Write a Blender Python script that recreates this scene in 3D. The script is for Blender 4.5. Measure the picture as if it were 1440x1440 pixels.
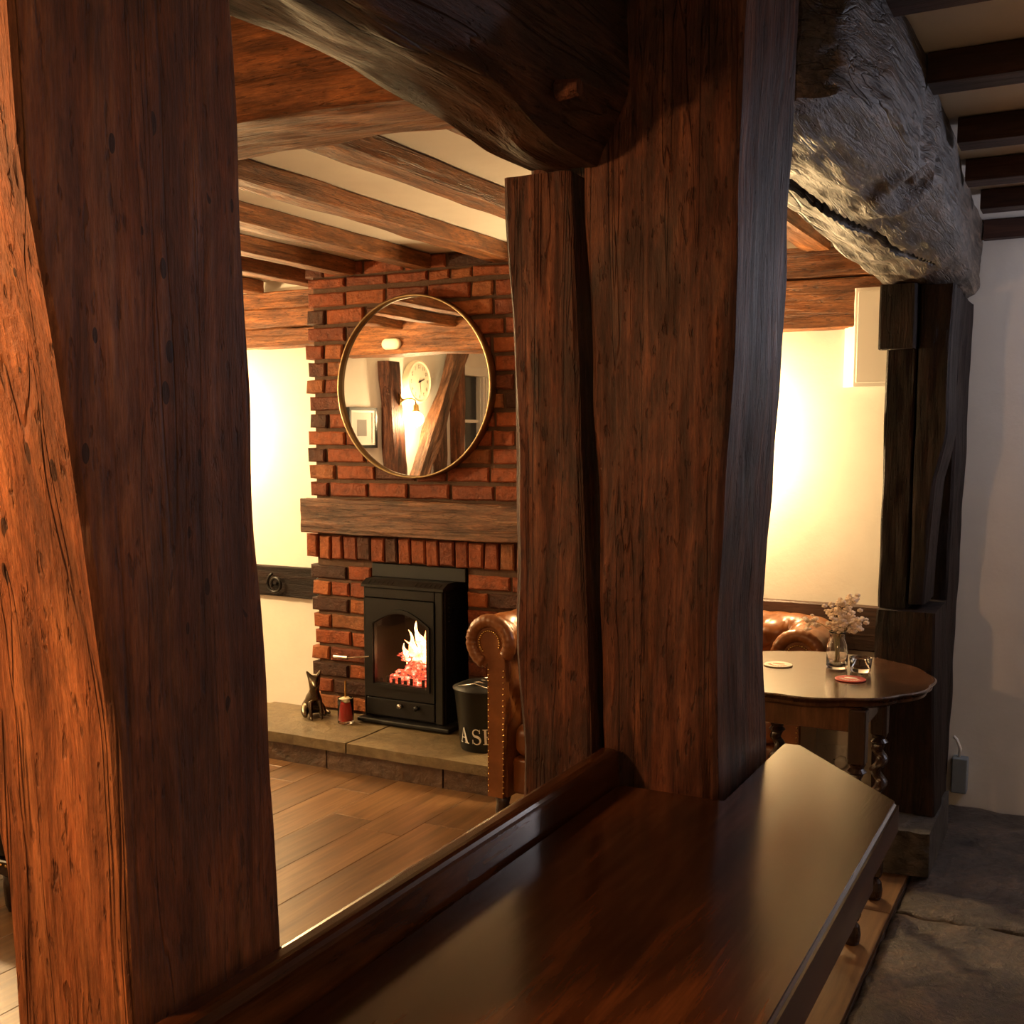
import bpy, bmesh, math, random
from mathutils import Vector, Matrix, noise
random.seed(7)
PI=math.pi
for o in list(bpy.data.objects): bpy.data.objects.remove(o)
S=bpy.context.scene; C=S.collection
# ---------------------------------------------------------------- camera, world, exposure
F=1560.0; PITCH=math.radians(6.0); YAW=math.radians(28.0); CAM_H=1.45
cam=bpy.data.cameras.new('camera'); co=bpy.data.objects.new('camera',cam); C.objects.link(co)
cam.sensor_width=36; cam.lens=F/1440*36; cam.clip_start=.02
cam.shift_y=(615+F*math.tan(PITCH)-720)/1440
co.location=(0,0,CAM_H); co.rotation_euler=(PI/2-PITCH,0,YAW); S.camera=co
W=bpy.data.worlds.new('night'); S.world=W; W.use_nodes=True
W.node_tree.nodes['Background'].inputs[0].default_value=(.02,.025,.04,1)
W.node_tree.nodes['Background'].inputs[1].default_value=.2
vs=S.view_settings; vs.view_transform='Standard'; vs.look='None'; vs.exposure=0.75; vs.gamma=1
try: vs.use_curve_mapping=False
except Exception: pass
LAMP_RECESS=48; LAMP_ALCOVE=90; LAMP_LEFT=38; LAMP_SIDE_FILL=140; LAMP_PENDANT=36; LAMP_CEIL=12.5; LAMP_CAM_FILL=5.5
WARM=(1,.68,.33); WARMER=(1,.50,.20)
def lamp(name,loc,watt,col,rad=.05,parent=None,spot=None):
    l=bpy.data.lights.new(name,'SPOT' if spot else 'POINT'); l.energy=watt; l.color=col; l.shadow_soft_size=rad
    if spot: l.spot_size=spot; l.spot_blend=.6
    o=bpy.data.objects.new(name,l); C.objects.link(o); o.location=loc
    if parent: attach(o,parent)
    return o
# ---------------------------------------------------------------- object helpers
def attach(o,p):
    o.parent=p; o.matrix_parent_inverse=Matrix.LocRotScale(p.location,p.rotation_euler,None).inverted()
def tag(o,label=None,cat=None,group=None,kind=None):
    if label: o['label']=label
    if cat: o['category']=cat
    if group: o['group']=group
    if kind: o['kind']=kind
    return o
def thing(name,loc,label,cat,group=None,kind=None):
    o=bpy.data.objects.new(name,None); C.objects.link(o); o.location=loc; o.empty_display_size=.05
    return tag(o,label,cat,group,kind)
def obj(name,me,mat=None,parent=None,smooth=False):
    if isinstance(me,bmesh.types.BMesh):
        m=bpy.data.meshes.new(name); me.to_mesh(m); me.free(); me=m
    if mat and not me.materials: me.materials.append(mat)
    if smooth:
        for p in me.polygons: p.use_smooth=True
    o=bpy.data.objects.new(name,me); C.objects.link(o)
    if parent: attach(o,parent)
    return o
def struct(o,label=None):
    return tag(o,label,kind='structure')
# ---------------------------------------------------------------- bmesh helpers
def box(bm,x0,x1,y0,y1,z0,z1,bev=0,seg=2):
    r=bmesh.ops.create_cube(bm,size=1)
    vs_=r['verts']
    for v in vs_: v.co=Vector((x0+(v.co.x+.5)*(x1-x0),y0+(v.co.y+.5)*(y1-y0),z0+(v.co.z+.5)*(z1-z0)))
    if bev:
        es=list({e for v in vs_ for e in v.link_edges})
        bmesh.ops.bevel(bm,geom=es,offset=bev,segments=seg,affect='EDGES',profile=.5)
    return bm
def nb(*a,**k):
    bm=bmesh.new(); box(bm,*a,**k); return bm
def lathe(bm,prof,c=(0,0,0),n=32,cap=True,fn=None):
    rings=[]
    for (r,z) in prof:
        ring=[]
        for i in range(n):
            a=2*PI*i/n; rr=fn(r,z,a) if fn else r
            ring.append(bm.verts.new((c[0]+rr*math.cos(a),c[1]+rr*math.sin(a),c[2]+z)))
        rings.append(ring)
    for A,B in zip(rings,rings[1:]):
        for i in range(n):
            j=(i+1)%n; bm.faces.new((A[i],A[j],B[j],B[i]))
    if cap:
        bm.faces.new(rings[0][::-1]); bm.faces.new(rings[-1])
    return bm
def tube(bm,pts,rad,n=10,cap=True):
    pts=[Vector(p) for p in pts]; rings=[]
    if not hasattr(rad,'__len__'): rad=[rad]*len(pts)
    up=Vector((.123,.31,.94)).normalized()
    for i,p in enumerate(pts):
        t=(pts[min(i+1,len(pts)-1)]-pts[max(i-1,0)]).normalized()
        a=t.cross(up).normalized(); b=t.cross(a)
        rings.append([bm.verts.new(p+(a*math.cos(2*PI*k/n)+b*math.sin(2*PI*k/n))*rad[i]) for k in range(n)])
    for A,B in zip(rings,rings[1:]):
        for i in range(n):
            j=(i+1)%n; bm.faces.new((A[i],A[j],B[j],B[i]))
    if cap: bm.faces.new(rings[0][::-1]); bm.faces.new(rings[-1])
    return bm
def prism(bm,poly,fn,d0,d1):
    """poly of 2-D points; fn(a,b,d) gives the 3-D point"""
    A=[bm.verts.new(fn(a,b,d0)) for a,b in poly]; B=[bm.verts.new(fn(a,b,d1)) for a,b in poly]
    bm.faces.new(A[::-1]); bm.faces.new(B); n=len(poly)
    for i in range(n):
        j=(i+1)%n; bm.faces.new((A[i],A[j],B[j],B[i]))
    return bm
def fixn(bm): bmesh.ops.recalc_face_normals(bm,faces=bm.faces); return bm
def interp(keys,t):
    if not isinstance(keys,(list,tuple)): return keys
    if t<=keys[0][0]: return keys[0][1]
    for (a,x),(b,y) in zip(keys,keys[1:]):
        if t<=b: return x+(y-x)*(t-a)/(b-a)
    return keys[-1][1]
AX={'h':Matrix(((1,0,0),(0,1,0),(0,0,1))),'v':Matrix(((1,0,0),(0,0,1),(0,-1,0))),'u':Matrix(((0,0,1),(1,0,0),(0,1,0)))}
def timber(name,axis,t0,t1,a0,a1,b0,b1,mat,parent=None,cham=.012,amp=.006,big=.006,step=.03,nseg=9,mod=None,seed=None):
    """hewn timber along axis. cross-section limits a0..a1,b0..b1 in world coordinates (numbers or keyed lists along t).
    h: a=x,b=y   v: a=x,b=z   u: a=y,b=z"""
    seed=random.random()*100 if seed is None else seed
    n=max(2,int((t1-t0)/step)); bm=bmesh.new(); rings=[]
    cen=None
    for i in range(n+1):
        t=t0+(t1-t0)*i/n
        A0,A1,B0,B1=(interp(k,t) for k in (a0,a1,b0,b1))
        c=cham*(.6+.8*abs(noise.noise((seed,t*2,0))))
        per=[]
        def edge(p,q):
            for k in range(nseg): per.append((p[0]+(q[0]-p[0])*k/nseg,p[1]+(q[1]-p[1])*k/nseg))
        edge((A0+c,B0),(A1-c,B0)); edge((A1-c,B0),(A1,B0+c)) if 0 else per.append((A1-c*.9,B0+c*.1*0))
        edge((A1,B0+c),(A1,B1-c)); per.append((A1,B1-c*.9))
        edge((A1-c,B1),(A0+c,B1)); per.append((A0+c*.9,B1))
        edge((A0,B1-c),(A0,B0+c)); per.append((A0,B0+c*.9))
        mx,my=(A0+A1)/2,(B0+B1)/2; ring=[]
        for (a,b) in per:
            d=Vector((a-mx,b-my)); L=d.length or 1; dd=d/L
            q=(a*5+seed,b*5,t*2.6); r=(a*45+seed,b*45,t*7)
            w=big*noise.noise(q)*2+amp*noise.noise(r)*1.2
            a2,b2=a+dd.x*w,b+dd.y*w
            if mod:
                da,db=mod(a2,b2,t); a2+=da; b2+=db
            ring.append((a2,b2,t))
        rings.append(ring)
    def W3(a,b,t):
        return Vector((a,b,t)) if axis=='h' else Vector((a,t,b)) if axis=='v' else Vector((t,a,b))
    R=AX[axis]
    org=W3((interp(a0,t0)+interp(a1,t0))/2,(interp(b0,t0)+interp(b1,t0))/2,t0)
    Ri=R.transposed()
    V=[[bm.verts.new(Ri@(W3(*p)-org)) for p in ring] for ring in rings]
    m=len(V[0])
    for A,B in zip(V,V[1:]):
        for i in range(m):
            j=(i+1)%m; bm.faces.new((A[i],A[j],B[j],B[i]))
    bm.faces.new(V[0][::-1]); bm.faces.new(V[-1])
    fixn(bm)
    for e in bm.edges:
        if len(e.link_faces)==2 and e.calc_face_angle(0)>.5: e.smooth=False
    o=obj(name,bm,mat,None,True)
    for p in o.data.polygons:
        if len(p.vertices)>4: p.use_smooth=False
    o.matrix_basis=Matrix.Translation(org)@R.to_4x4()
    if parent: attach(o,parent)
    return o
# ---------------------------------------------------------------- materials
class NT:
    def __init__(s,name):
        s.m=bpy.data.materials.new(name); s.m.use_nodes=True; s.t=s.m.node_tree; s.N=s.t.nodes; s.L=s.t.links
        s.b=s.N['Principled BSDF']
    def n(s,typ,**k):
        x=s.N.new(typ)
        for a,v in k.items():
            if a.startswith('i_'):
                key=a[2:]; key=int(key) if key.isdigit() else key.replace('_',' ')
                x.inputs[key].default_value=v
            else: setattr(x,a,v)
        return x
    def l(s,a,b): s.L.new(a,b)
    def ramp(s,fac,stops):
        r=s.n('ShaderNodeValToRGB'); e=r.color_ramp.elements
        while len(e)<len(stops): e.new(.5)
        for x,(p,c) in zip(e,stops): x.position=p; x.color=(*c,1) if len(c)==3 else c
        s.l(fac,r.inputs[0]); return r.outputs[0]
    def mix(s,fac,a,b,mode='MIX'):
        x=s.n('ShaderNodeMix',data_type='RGBA',blend_type=mode)
        for sock,val in ((x.inputs['Factor'],fac),(x.inputs['A'],a),(x.inputs['B'],b)):
            if hasattr(val,'is_linked'): s.l(val,sock)
            elif isinstance(val,(int,float)): sock.default_value=val
            else: sock.default_value=(*val,1)
        return x.outputs['Result']
    def math(s,op,a,b=0.,clamp=False):
        x=s.n('ShaderNodeMath',operation=op,use_clamp=clamp)
        for i,val in enumerate((a,b)):
            if hasattr(val,'is_linked'): s.l(val,x.inputs[i])
            else: x.inputs[i].default_value=val
        return x.outputs[0]
    def coords(s,scale,rnd=True):
        tc=s.n('ShaderNodeTexCoord'); mp=s.n('ShaderNodeMapping'); mp.inputs['Scale'].default_value=scale
        s.l(tc.outputs['Object'],mp.inputs['Vector'])
        if rnd:
            oi=s.n('ShaderNodeObjectInfo'); v=s.n('ShaderNodeVectorMath',operation='MULTIPLY_ADD')
            v.inputs[1].default_value=(37,19,53)
            cb=s.n('ShaderNodeCombineXYZ')
            for k in range(3): s.l(oi.outputs['Random'],cb.inputs[k])
            s.l(cb.outputs[0],v.inputs[0]); s.l(tc.outputs['Object'],v.inputs[2]); s.l(v.outputs[0],mp.inputs['Vector'])
        return mp.outputs[0]
    def noise(s,vec,scale,detail=6,rough=.6,dist=0.):
        x=s.n('ShaderNodeTexNoise'); x.inputs['Scale'].default_value=scale; x.inputs['Detail'].default_value=detail
        x.inputs['Roughness'].default_value=rough; x.inputs['Distortion'].default_value=dist
        s.l(vec,x.inputs['Vector']); return x.outputs['Fac']
    def bump(s,h,strength,dist=.01):
        x=s.n('ShaderNodeBump'); x.inputs['Strength'].default_value=strength; x.inputs['Distance'].default_value=dist
        s.l(h,x.inputs['Height']); s.l(x.outputs[0],s.b.inputs['Normal']); return x
    def set(s,**k):
        for a,v in k.items(): s.b.inputs[a.replace('_',' ')].default_value=v
        return s
def plain(name,col,rough=.5,metal=0.,**k):
    m=NT(name); m.set(Base_Color=(*col,1),Roughness=rough,Metallic=metal,**k); return m.m
def wood(name,dark,mid,light,rough=.5,bump=.6,spec=.4,worm=.5,scale=1.0,gz=.07,stain=(.02,.012,.008),stain_amt=.6,coat=0.,mott=.85,fiss=.38):
    m=NT(name)
    g=m.coords((scale,scale,scale*gz)); f=m.noise(g,38,9,.65,.6); f2=m.noise(g,150,4,.6)
    c=m.ramp(m.math('ADD',m.math('MULTIPLY',f,.75),m.math('MULTIPLY',f2,.25)),[(.30,dark),(.48,mid),(.68,light)])
    big=m.coords((scale,scale,scale*.35)); s=m.noise(big,7,5,.6,.4)
    st=m.ramp(s,[(.50,(0,0,0)),(.62,(1,1,1))])
    c=m.mix(m.math('MULTIPLY',st,stain_amt),c,stain)
    mo=m.noise(m.coords((scale,scale,scale*.22)),26,7,.7,.5); c=m.mix(mott,c,m.ramp(mo,[(.3,(.35,.33,.32)),(.5,(1,1,1)),(.7,(1.8,1.7,1.6))]),'MULTIPLY')
    fz=m.noise(m.coords((scale,scale,scale*.028)),17,3,.55,.9); fis=m.ramp(m.math('ABSOLUTE',m.math('SUBTRACT',fz,.5)),[(.0,(1,1,1)),(.011,(0,0,0))])
    fis=m.math('MULTIPLY',fis,fiss); c=m.mix(fis,c,(dark[0]*.3,dark[1]*.3,dark[2]*.3))
    w=m.coords((scale,scale,scale*.4)); vo=m.n('ShaderNodeTexVoronoi'); vo.inputs['Scale'].default_value=42; m.l(w,vo.inputs['Vector'])
    hole=m.math('LESS_THAN',vo.outputs['Distance'],.16); sel=m.math('GREATER_THAN',m.noise(w,9,2),.53)
    h=m.math('MULTIPLY',m.math('MULTIPLY',hole,sel),worm)
    c=m.mix(h,c,(dark[0]*.35,dark[1]*.35,dark[2]*.35))
    fk=m.noise(m.coords((scale,scale,scale*.22)),120,3,.6); fl=m.math('MULTIPLY',m.ramp(fk,[(.60,(0,0,0)),(.67,(1,1,1))]),min(1.,fiss*2)*.75)
    c=m.mix(fl,c,(dark[0]*.5,dark[1]*.5,dark[2]*.5))
    gr=m.noise(m.coords((scale,scale,scale*.10)),420,3,.6); c=m.mix(min(1.,fiss*2)*.8,c,m.ramp(gr,[(.3,(.55,.55,.55)),(.7,(1.45,1.45,1.45))]),'MULTIPLY')
    m.l(c,m.b.inputs['Base Color'])
    hh=m.math('SUBTRACT',m.math('ADD',m.math('ADD',m.math('MULTIPLY',f,.7),m.math('MULTIPLY',mo,.7*mott)),m.math('MULTIPLY',f2,.3)),m.math('ADD',m.math('MULTIPLY',h,.6),m.math('ADD',m.math('MULTIPLY',fis,.8),m.math('MULTIPLY',fl,.35))))
    m.bump(hh,bump,.012)
    rr=m.ramp(f,[(.3,(rough+(.12 if rough>.3 else .02),)*3),(.7,(rough-(.06 if rough>.3 else .02),)*3)]); m.l(rr,m.b.inputs['Roughness'])
    m.b.inputs['Specular IOR Level'].default_value=spec
    if name.startswith(('counter','table')): m.b.inputs['Specular Tint'].default_value=(1,.80,.55,1)
    if coat: m.set(Coat_Weight=coat,Coat_Roughness=.12)
    return m.m
M={}
M['mid']=wood('oak_dark_red',(.016,.006,.004),(.066,.021,.011),(.165,.062,.029),.5,.9,.3,.3,stain=(.014,.009,.008),stain_amt=.75)
M['left']=wood('oak_red_brown',(.075,.024,.010),(.20,.068,.026),(.34,.14,.058),.5,.9,.35,.9,stain=(.05,.02,.012),stain_amt=.65)
M['grey']=wood('oak_weathered',(.012,.008,.006),(.062,.042,.030),(.20,.14,.095),.42,.9,.5,.3,stain=(.02,.012,.009),stain_amt=.75,gz=.09)
M['plate']=wood('oak_smoked',(.014,.006,.004),(.05,.02,.010),(.13,.058,.028),.5,.9,.4,.3,stain=(.01,.005,.004))
M['joist']=wood('oak_honey',(.075,.025,.008),(.195,.070,.021),(.33,.132,.044),.5,.7,.35,.5,stain=(.10,.042,.02),stain_amt=.6)
M['dark']=wood('oak_black_brown',(.004,.002,.0015),(.011,.0045,.003),(.026,.010,.006),.6,.8,.2,.3,stain=(.006,.004,.003))
M['rjoist']=wood('joist_stained',(.02,.009,.006),(.05,.02,.013),(.085,.036,.022),.55,.4,.3,.2,mott=.3,fiss=0.)
M['mantel']=wood('mantel_oak',(.045,.018,.009),(.12,.052,.026),(.24,.12,.062),.5,.7,.35,.4)
M['counter']=wood('counter_polished',(.012,.004,.002),(.055,.018,.006),(.15,.05,.016),.19,.02,.5,0,gz=.10,scale=.55,stain=(.02,.007,.003),stain_amt=.5,mott=.35,fiss=0.)
M['tablewood']=wood('table_mahogany',(.03,.012,.007),(.07,.03,.015),(.12,.055,.027),.2,.08,.5,0,scale=.7,gz=.15,coat=.4,mott=.3,fiss=0.)
M['legwood']=wood('turned_dark_wood',(.008,.004,.003),(.022,.010,.006),(.04,.018,.011),.28,.1,.5,0,mott=.3,fiss=0.)
M['rail']=wood('rail_wood',(.02,.010,.007),(.055,.026,.017),(.09,.045,.03),.45,.3,.4,.2,mott=.3,fiss=0.)
def plank_mat():
    m=NT('oak_floor'); g=m.coords((1,1*.06,1)); f=m.noise(g,34,8,.6,.5)
    c=m.ramp(f,[(.28,(.08,.036,.013)),(.5,(.16,.080,.031)),(.72,(.24,.13,.054))])
    oi=m.n('ShaderNodeObjectInfo'); k=m.ramp(oi.outputs['Random'],[(0,(.72,.70,.68)),(1,(1.12,1.08,1.02))])
    c=m.mix(1.,c,k,'MULTIPLY'); m.l(c,m.b.inputs['Base Color']); m.bump(f,.15,.004); m.set(Roughness=.38); return m.m
M['plank']=plank_mat()
def plaster(name,col,bump=.35,rough=.75):
    m=NT(name); v=m.coords((1,1,1),False); f=m.noise(v,6,5,.6); f2=m.noise(v,60,4,.6)
    c=m.ramp(f,[(.3,tuple(x*.93 for x in col)),(.7,col)]); m.l(c,m.b.inputs['Base Color'])
    m.bump(m.math('ADD',f,m.math('MULTIPLY',f2,.25)),bump,.02); m.set(Roughness=rough); return m.m
M['plaster']=plaster('plaster_cream',(.80,.76,.68),.12); M['ceil']=plaster('ceiling_plaster',(.86,.82,.74),.1)
def brick_mat():
    m=NT('brick'); oi=m.n('ShaderNodeObjectInfo')
    base=m.ramp(oi.outputs['Random'],[(0,(.040,.015,.009)),(.12,(.08,.026,.012)),(.2,(.16,.038,.014)),(.45,(.23,.056,.018)),(.72,(.29,.076,.023)),(.9,(.33,.105,.033)),(1,(.19,.075,.03))])
    v=m.coords((1,1,1)); f=m.noise(v,22,7,.65); f2=m.noise(v,90,5,.6)
    k=m.ramp(f,[(.3,(.45,.42,.4)),(.5,(.95,.95,.95)),(.75,(1.25,1.2,1.1))]); c=m.mix(1.,base,k,'MULTIPLY')
    sp=m.ramp(f2,[(.68,(0,0,0)),(.74,(1,1,1))]); c=m.mix(m.math('MULTIPLY',sp,.35),c,(.5,.36,.25))
    m.l(c,m.b.inputs['Base Color']); m.bump(m.math('ADD',f,m.math('MULTIPLY',f2,.4)),.9,.014); m.set(Roughness=.6,Specular_IOR_Level=.25); return m.m
M['brick']=brick_mat()
M['mortar']=plaster('mortar',(.085,.042,.022),.8,.9)
def stone(name,c0,c1,c2,rough=.5,bump=.8,sc=1.):
    m=NT(name); v=m.coords((sc,sc,sc)); f=m.noise(v,3.5,8,.62,.5); f2=m.noise(v,22,6,.65,.3)
    c=m.ramp(m.math('ADD',m.math('MULTIPLY',f,.6),m.math('MULTIPLY',f2,.4)),[(.32,c0),(.5,c1),(.68,c2)])
    m.l(c,m.b.inputs['Base Color']); m.bump(m.math('ADD',f,m.math('MULTIPLY',f2,.6)),bump,.03); m.set(Roughness=rough); return m.m
M['flag']=stone('flagstone',(.018,.015,.014),(.07,.052,.042),(.19,.125,.085),.36,1.,1.6)
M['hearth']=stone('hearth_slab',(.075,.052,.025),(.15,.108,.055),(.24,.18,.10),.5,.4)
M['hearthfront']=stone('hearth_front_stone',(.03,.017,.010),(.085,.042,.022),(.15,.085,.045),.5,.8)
M['plinth']=stone('plinth_stone',(.02,.016,.013),(.055,.045,.037),(.13,.10,.08),.6,1.)
M['iron']=plain('stove_iron',(.006,.0055,.005),.45,0.,Specular_IOR_Level=.35)
M['ironblack']=plain('soot_black',(.004,.004,.004),.7)
M['chrome']=plain('chrome',(.7,.68,.65),.18,1.)
M['brass']=plain('brass',(.62,.42,.15),.22,1.)
M['bronze']=plain('bronze_figurine',(.13,.105,.075),.26,1.)
M['mirror']=plain('mirror_glass',(.95,.95,.95),.01,1.)
M['white']=plain('white_paint',(.78,.76,.70),.4)
M['greyplastic']=plain('grey_plastic',(.20,.23,.25),.45)
M['black']=plain('black_paint',(.005,.005,.005),.35,0.,Specular_IOR_Level=.35)
M['cream']=plain('cream_paper',(.75,.68,.52),.7)
M['red']=plain('red_wax',(.62,.02,.012),.3)
M['redcard']=plain('red_card',(.62,.09,.06),.6); M['ivory']=plain('ivory_card',(.75,.66,.52),.6); M['orangeprint']=plain('orange_print',(.7,.17,.06),.6)
M['letter']=plain('white_lettering',(.8,.8,.78),.5)
M['wax']=plain('cream_wax',(.75,.66,.45),.5)
M['paper']=plain('mount_paper',(.72,.70,.66),.7); M['photo']=plain('grey_print',(.22,.21,.2),.7)
M['nightglass']=plain('night_pane',(.012,.014,.018),.05)
def glass(name,col=(1,1,1),rough=0.):
    m=NT(name); m.set(Base_Color=(*col,1),Roughness=rough,IOR=1.45,Transmission_Weight=1.); return m.m
M['glass']=glass('clear_glass'); M['firepane']=glass('stove_pane',(.9,.85,.8))
def leather():
    m=NT('tan_leather'); v=m.coords((1,1,1),False); f=m.noise(v,9,5,.6); f2=m.noise(v,220,3,.5)
    c=m.ramp(f,[(.3,(.12,.038,.009)),(.6,(.21,.072,.019)),(.8,(.28,.105,.030))]); m.l(c,m.b.inputs['Base Color'])
    m.bump(f2,.12,.003); m.set(Roughness=.3); m.b.inputs['Specular IOR Level'].default_value=.6; return m.m
M['leather']=leather()
M['leatherdark']=plain('leather_crease',(.07,.022,.007),.4)
def emit(name,col,st):
    m=NT(name); m.b.inputs['Base Color'].default_value=(*col,1); m.b.inputs['Emission Color'].default_value=(*col,1); m.b.inputs['Emission Strength'].default_value=st; return m.m
M['bulb']=emit('lit_bulb',(1,.75,.42),14)
def flame_mat():
    m=NT('flame'); v=m.coords((1,1,1),False); f=m.noise(v,26,4,.6,.6)
    c=m.ramp(f,[(.3,(1,.16,.03)),(.5,(1,.45,.14)),(.7,(1,.8,.5))]); m.l(c,m.b.inputs['Emission Color']); m.b.inputs['Emission Strength'].default_value=5.0
    m.b.inputs['Base Color'].default_value=(.1,.03,.01,1); return m.m
def ember_mat():
    m=NT('ember_log'); v=m.coords((1,1,1)); f=m.noise(v,34,6,.7,.4)
    c=m.ramp(f,[(.42,(.02,.008,.008)),(.55,(.8,.06,.02)),(.72,(1,.55,.38))]); m.l(c,m.b.inputs['Emission Color']); m.b.inputs['Emission Strength'].default_value=2.6
    m.b.inputs['Base Color'].default_value=(.05,.04,.04,1); return m.m
M['flame']=flame_mat(); M['ember']=ember_mat()
M['flower']=plain('dried_flower',(.82,.68,.54),.8); M['stem']=plain('dried_stem',(.30,.24,.10),.7)
# ---------------------------------------------------------------- the room
VF=4.65; VB=4.27; CE=2.262; UL=-4.9; UR=3.0; VN=-2.5
struct(obj('wall_far',nb(UL-.1,UR+.1,VF,VF+.12,-.05,CE+.1),M['plaster']))
struct(obj('wall_right',nb(UR,UR+.1,VN,VF,-.05,CE+.1),M['plaster']))
struct(obj('wall_back',nb(UL-.1,UR+.1,VN-.1,VN,-.05,CE+.1),M['plaster']))
bm=bmesh.new()   # left wall round the window opening
wv0,wv1,wz0,wz1=-.36,.27,.95,2.06
box(bm,UL-.12,UL,VN,wv0,-.05,CE+.1); box(bm,UL-.12,UL,wv1,VF,-.05,CE+.1); box(bm,UL-.12,UL,wv0,wv1,-.05,wz0); box(bm,UL-.12,UL,wv0,wv1,wz1,CE+.1)
struct(obj('wall_left',bm,M['plaster']))
struct(obj('ceiling',nb(UL-.1,UR+.1,VN-.1,VF+.1,CE,CE+.1),M['ceil']))
# window in the left wall (seen in the mirror)
w=thing('window_1',(UL,(wv0+wv1)/2,wz0),None,None,kind='structure')
bm=bmesh.new()
for a in ((wv0,wv0+.07,wz0,wz1),(wv0+.085,wv0+.12,wz0+.07,wz1-.08),(wv0+.135,wv0+.165,wz0+.07,wz1-.08),(wv0+.18,wv0+.215,wz0+.07,wz1-.08),(wv1-.07,wv1,wz0,wz1),(wv0+.07,wv1-.07,wz0,wz0+.07),(wv0+.07,wv1-.07,wz1-.08,wz1)):
    box(bm,UL-.08,UL+.03,a[0],a[1],a[2],a[3],.004,1)
obj('window_frame',bm,M['white'],w)
obj('shutter_board',nb(UL-.05,UL+.005,wv0+.07,wv0+.225,wz0+.07,wz1-.08),M['white'],w)
obj('glazing_bar',nb(UL-.06,UL-.01,.105,.133,wz0+.07,wz1-.08,.003,1),M['white'],w)
for z in (1.26,1.59): obj('glazing_bar',nb(UL-.058,UL-.012,wv0+.225,wv1-.07,z-.014,z+.014,.003,1),M['white'],w)
for (a,b) in ((wv0+.225,.105),(.133,wv1-.07)):
    for (z0,z1) in ((1.02,1.246),(1.274,1.576),(1.604,1.98)): obj('pane',nb(UL-.042,UL-.036,a,b,z0,z1),M['nightglass'],w)
# wooden floor: planks run away from the camera
fl=thing('floor',(-2.7,1,0),None,None,kind='structure')
obj('subfloor',nb(UL,-.51,VN,VF,-.09,-.022),M['mortar'],fl)
pm={}
PW=.188
nrow=int((4.9-.51)/PW)+1
for i in range(nrow):
    u1=-.51-i*PW; u0=max(UL,u1-PW); v=VN-random.random()*1.0
    while v<VF:
        v1=min(v+1.25,VF); v0=max(v,VN)
        if v1-v0>.02:
            key=(round(u1-u0,3),round(v1-v0,3))
            if key not in pm:
                me=bpy.data.meshes.new('plank'); b=nb(-key[0]/2+.0008,key[0]/2-.0008,.0008,key[1]-.0008,-.02,0,.0015,1); b.to_mesh(me); b.free(); me.materials.append(M['plank']); pm[key]=me
            o=obj('plank',pm[key]); o.location=((u0+u1)/2,v0,random.uniform(-.0006,0)); attach(o,fl)
        v=v1 if v1<VF else VF
# flagstone floor on the right
fs=thing('floor',(1.2,2,0),None,None,kind='structure')
obj('bedding',nb(-.51,UR,VN,VF,-.09,-.03),M['mortar'],fs)
rows=[(VN,-1.7),(-1.7,-.8),(-.8,.1),(.1,.95),(.95,1.75),(1.75,2.62),(2.62,3.485),(3.485,VF)]
for r,(v0,v1) in enumerate(rows):
    u=-.51
    while u<UR-.01:
        wd=random.uniform(.55,.95); u1=min(u+wd,UR)
        if UR-u1<.3: u1=UR
        if r==6 and u<-.4: u1=.38
        if r==7 and u<-.4: u1=.52
        bm=bmesh.new(); nx,ny=30,30; g=.007
        sd=random.random()*50; V=[]
        for j in range(ny+1):
            row=[]
            for i in range(nx+1):
                x=u+g+(u1-u-2*g)*i/nx; y=v0+g+(v1-v0-2*g)*j/ny
                e=min(i,nx-i,j,ny-j)
                z=.006*noise.noise((x*4+sd,y*4,0))+.010*noise.noise((x*13,y*13+sd,1))+.010*noise.noise(((x+y)*2+sd,(x-y)*16,3))-.008-(.009 if e==0 else 0)
                if e==0:
                    x+=.006*noise.noise((x*20,y*20,sd)); y+=.006*noise.noise((x*20,y*20,sd+9))
                row.append(bm.verts.new((x,y,z)))
            V.append(row)
        for j in range(ny):
            for i in range(nx): bm.faces.new((V[j][i],V[j][i+1],V[j+1][i+1],V[j+1][i]))
        bd=[e for e in bm.edges if e.is_boundary]
        ex=bmesh.ops.extrude_edge_only(bm,edges=bd)
        for q in ex['geom']:
            if isinstance(q,bmesh.types.BMVert): q.co.z=-.032
        fixn(bm)
        obj('flagstone',bm,M['flag'],fs,True); u=u1
# dado rail and wall-head timbers on the far wall
tr=timber('trim_1','u',UL+.01,-3.40,VF-.05,VF-.002,.605,.765,M['dark'],amp=.001,big=.001,cham=.006,step=.1); struct(tr)
tr=timber('trim_2','u',-1.96,-.70,VF-.05,VF-.002,.585,.768,M['rail'],amp=.001,big=.001,cham=.006,step=.1); struct(tr)
for nm,u0,u1,zs,side in (('wall_beam',UL+.01,-3.40,((2.115,2.20),(2.015,2.113),(1.915,2.013)),'left recess beside the chimney'),('wall_beam',-1.96,-.72,((2.085,2.205),(1.885,2.083)),'alcove behind the round table')):
    for k,(z0,z1) in enumerate(zs):
        o=timber(nm,'u',u0,u1,VF-.07,VF-.002,z0,z1,M['joist'],amp=.004,big=.004,cham=.01,step=.05)
        pos=('topmost','middle','lowest')[k] if len(zs)==3 else ('upper','lower')[k]
        tag(o,f'{pos} honey-brown timber across the head of the {side}','beam','old timbers along the far wall head')
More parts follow.
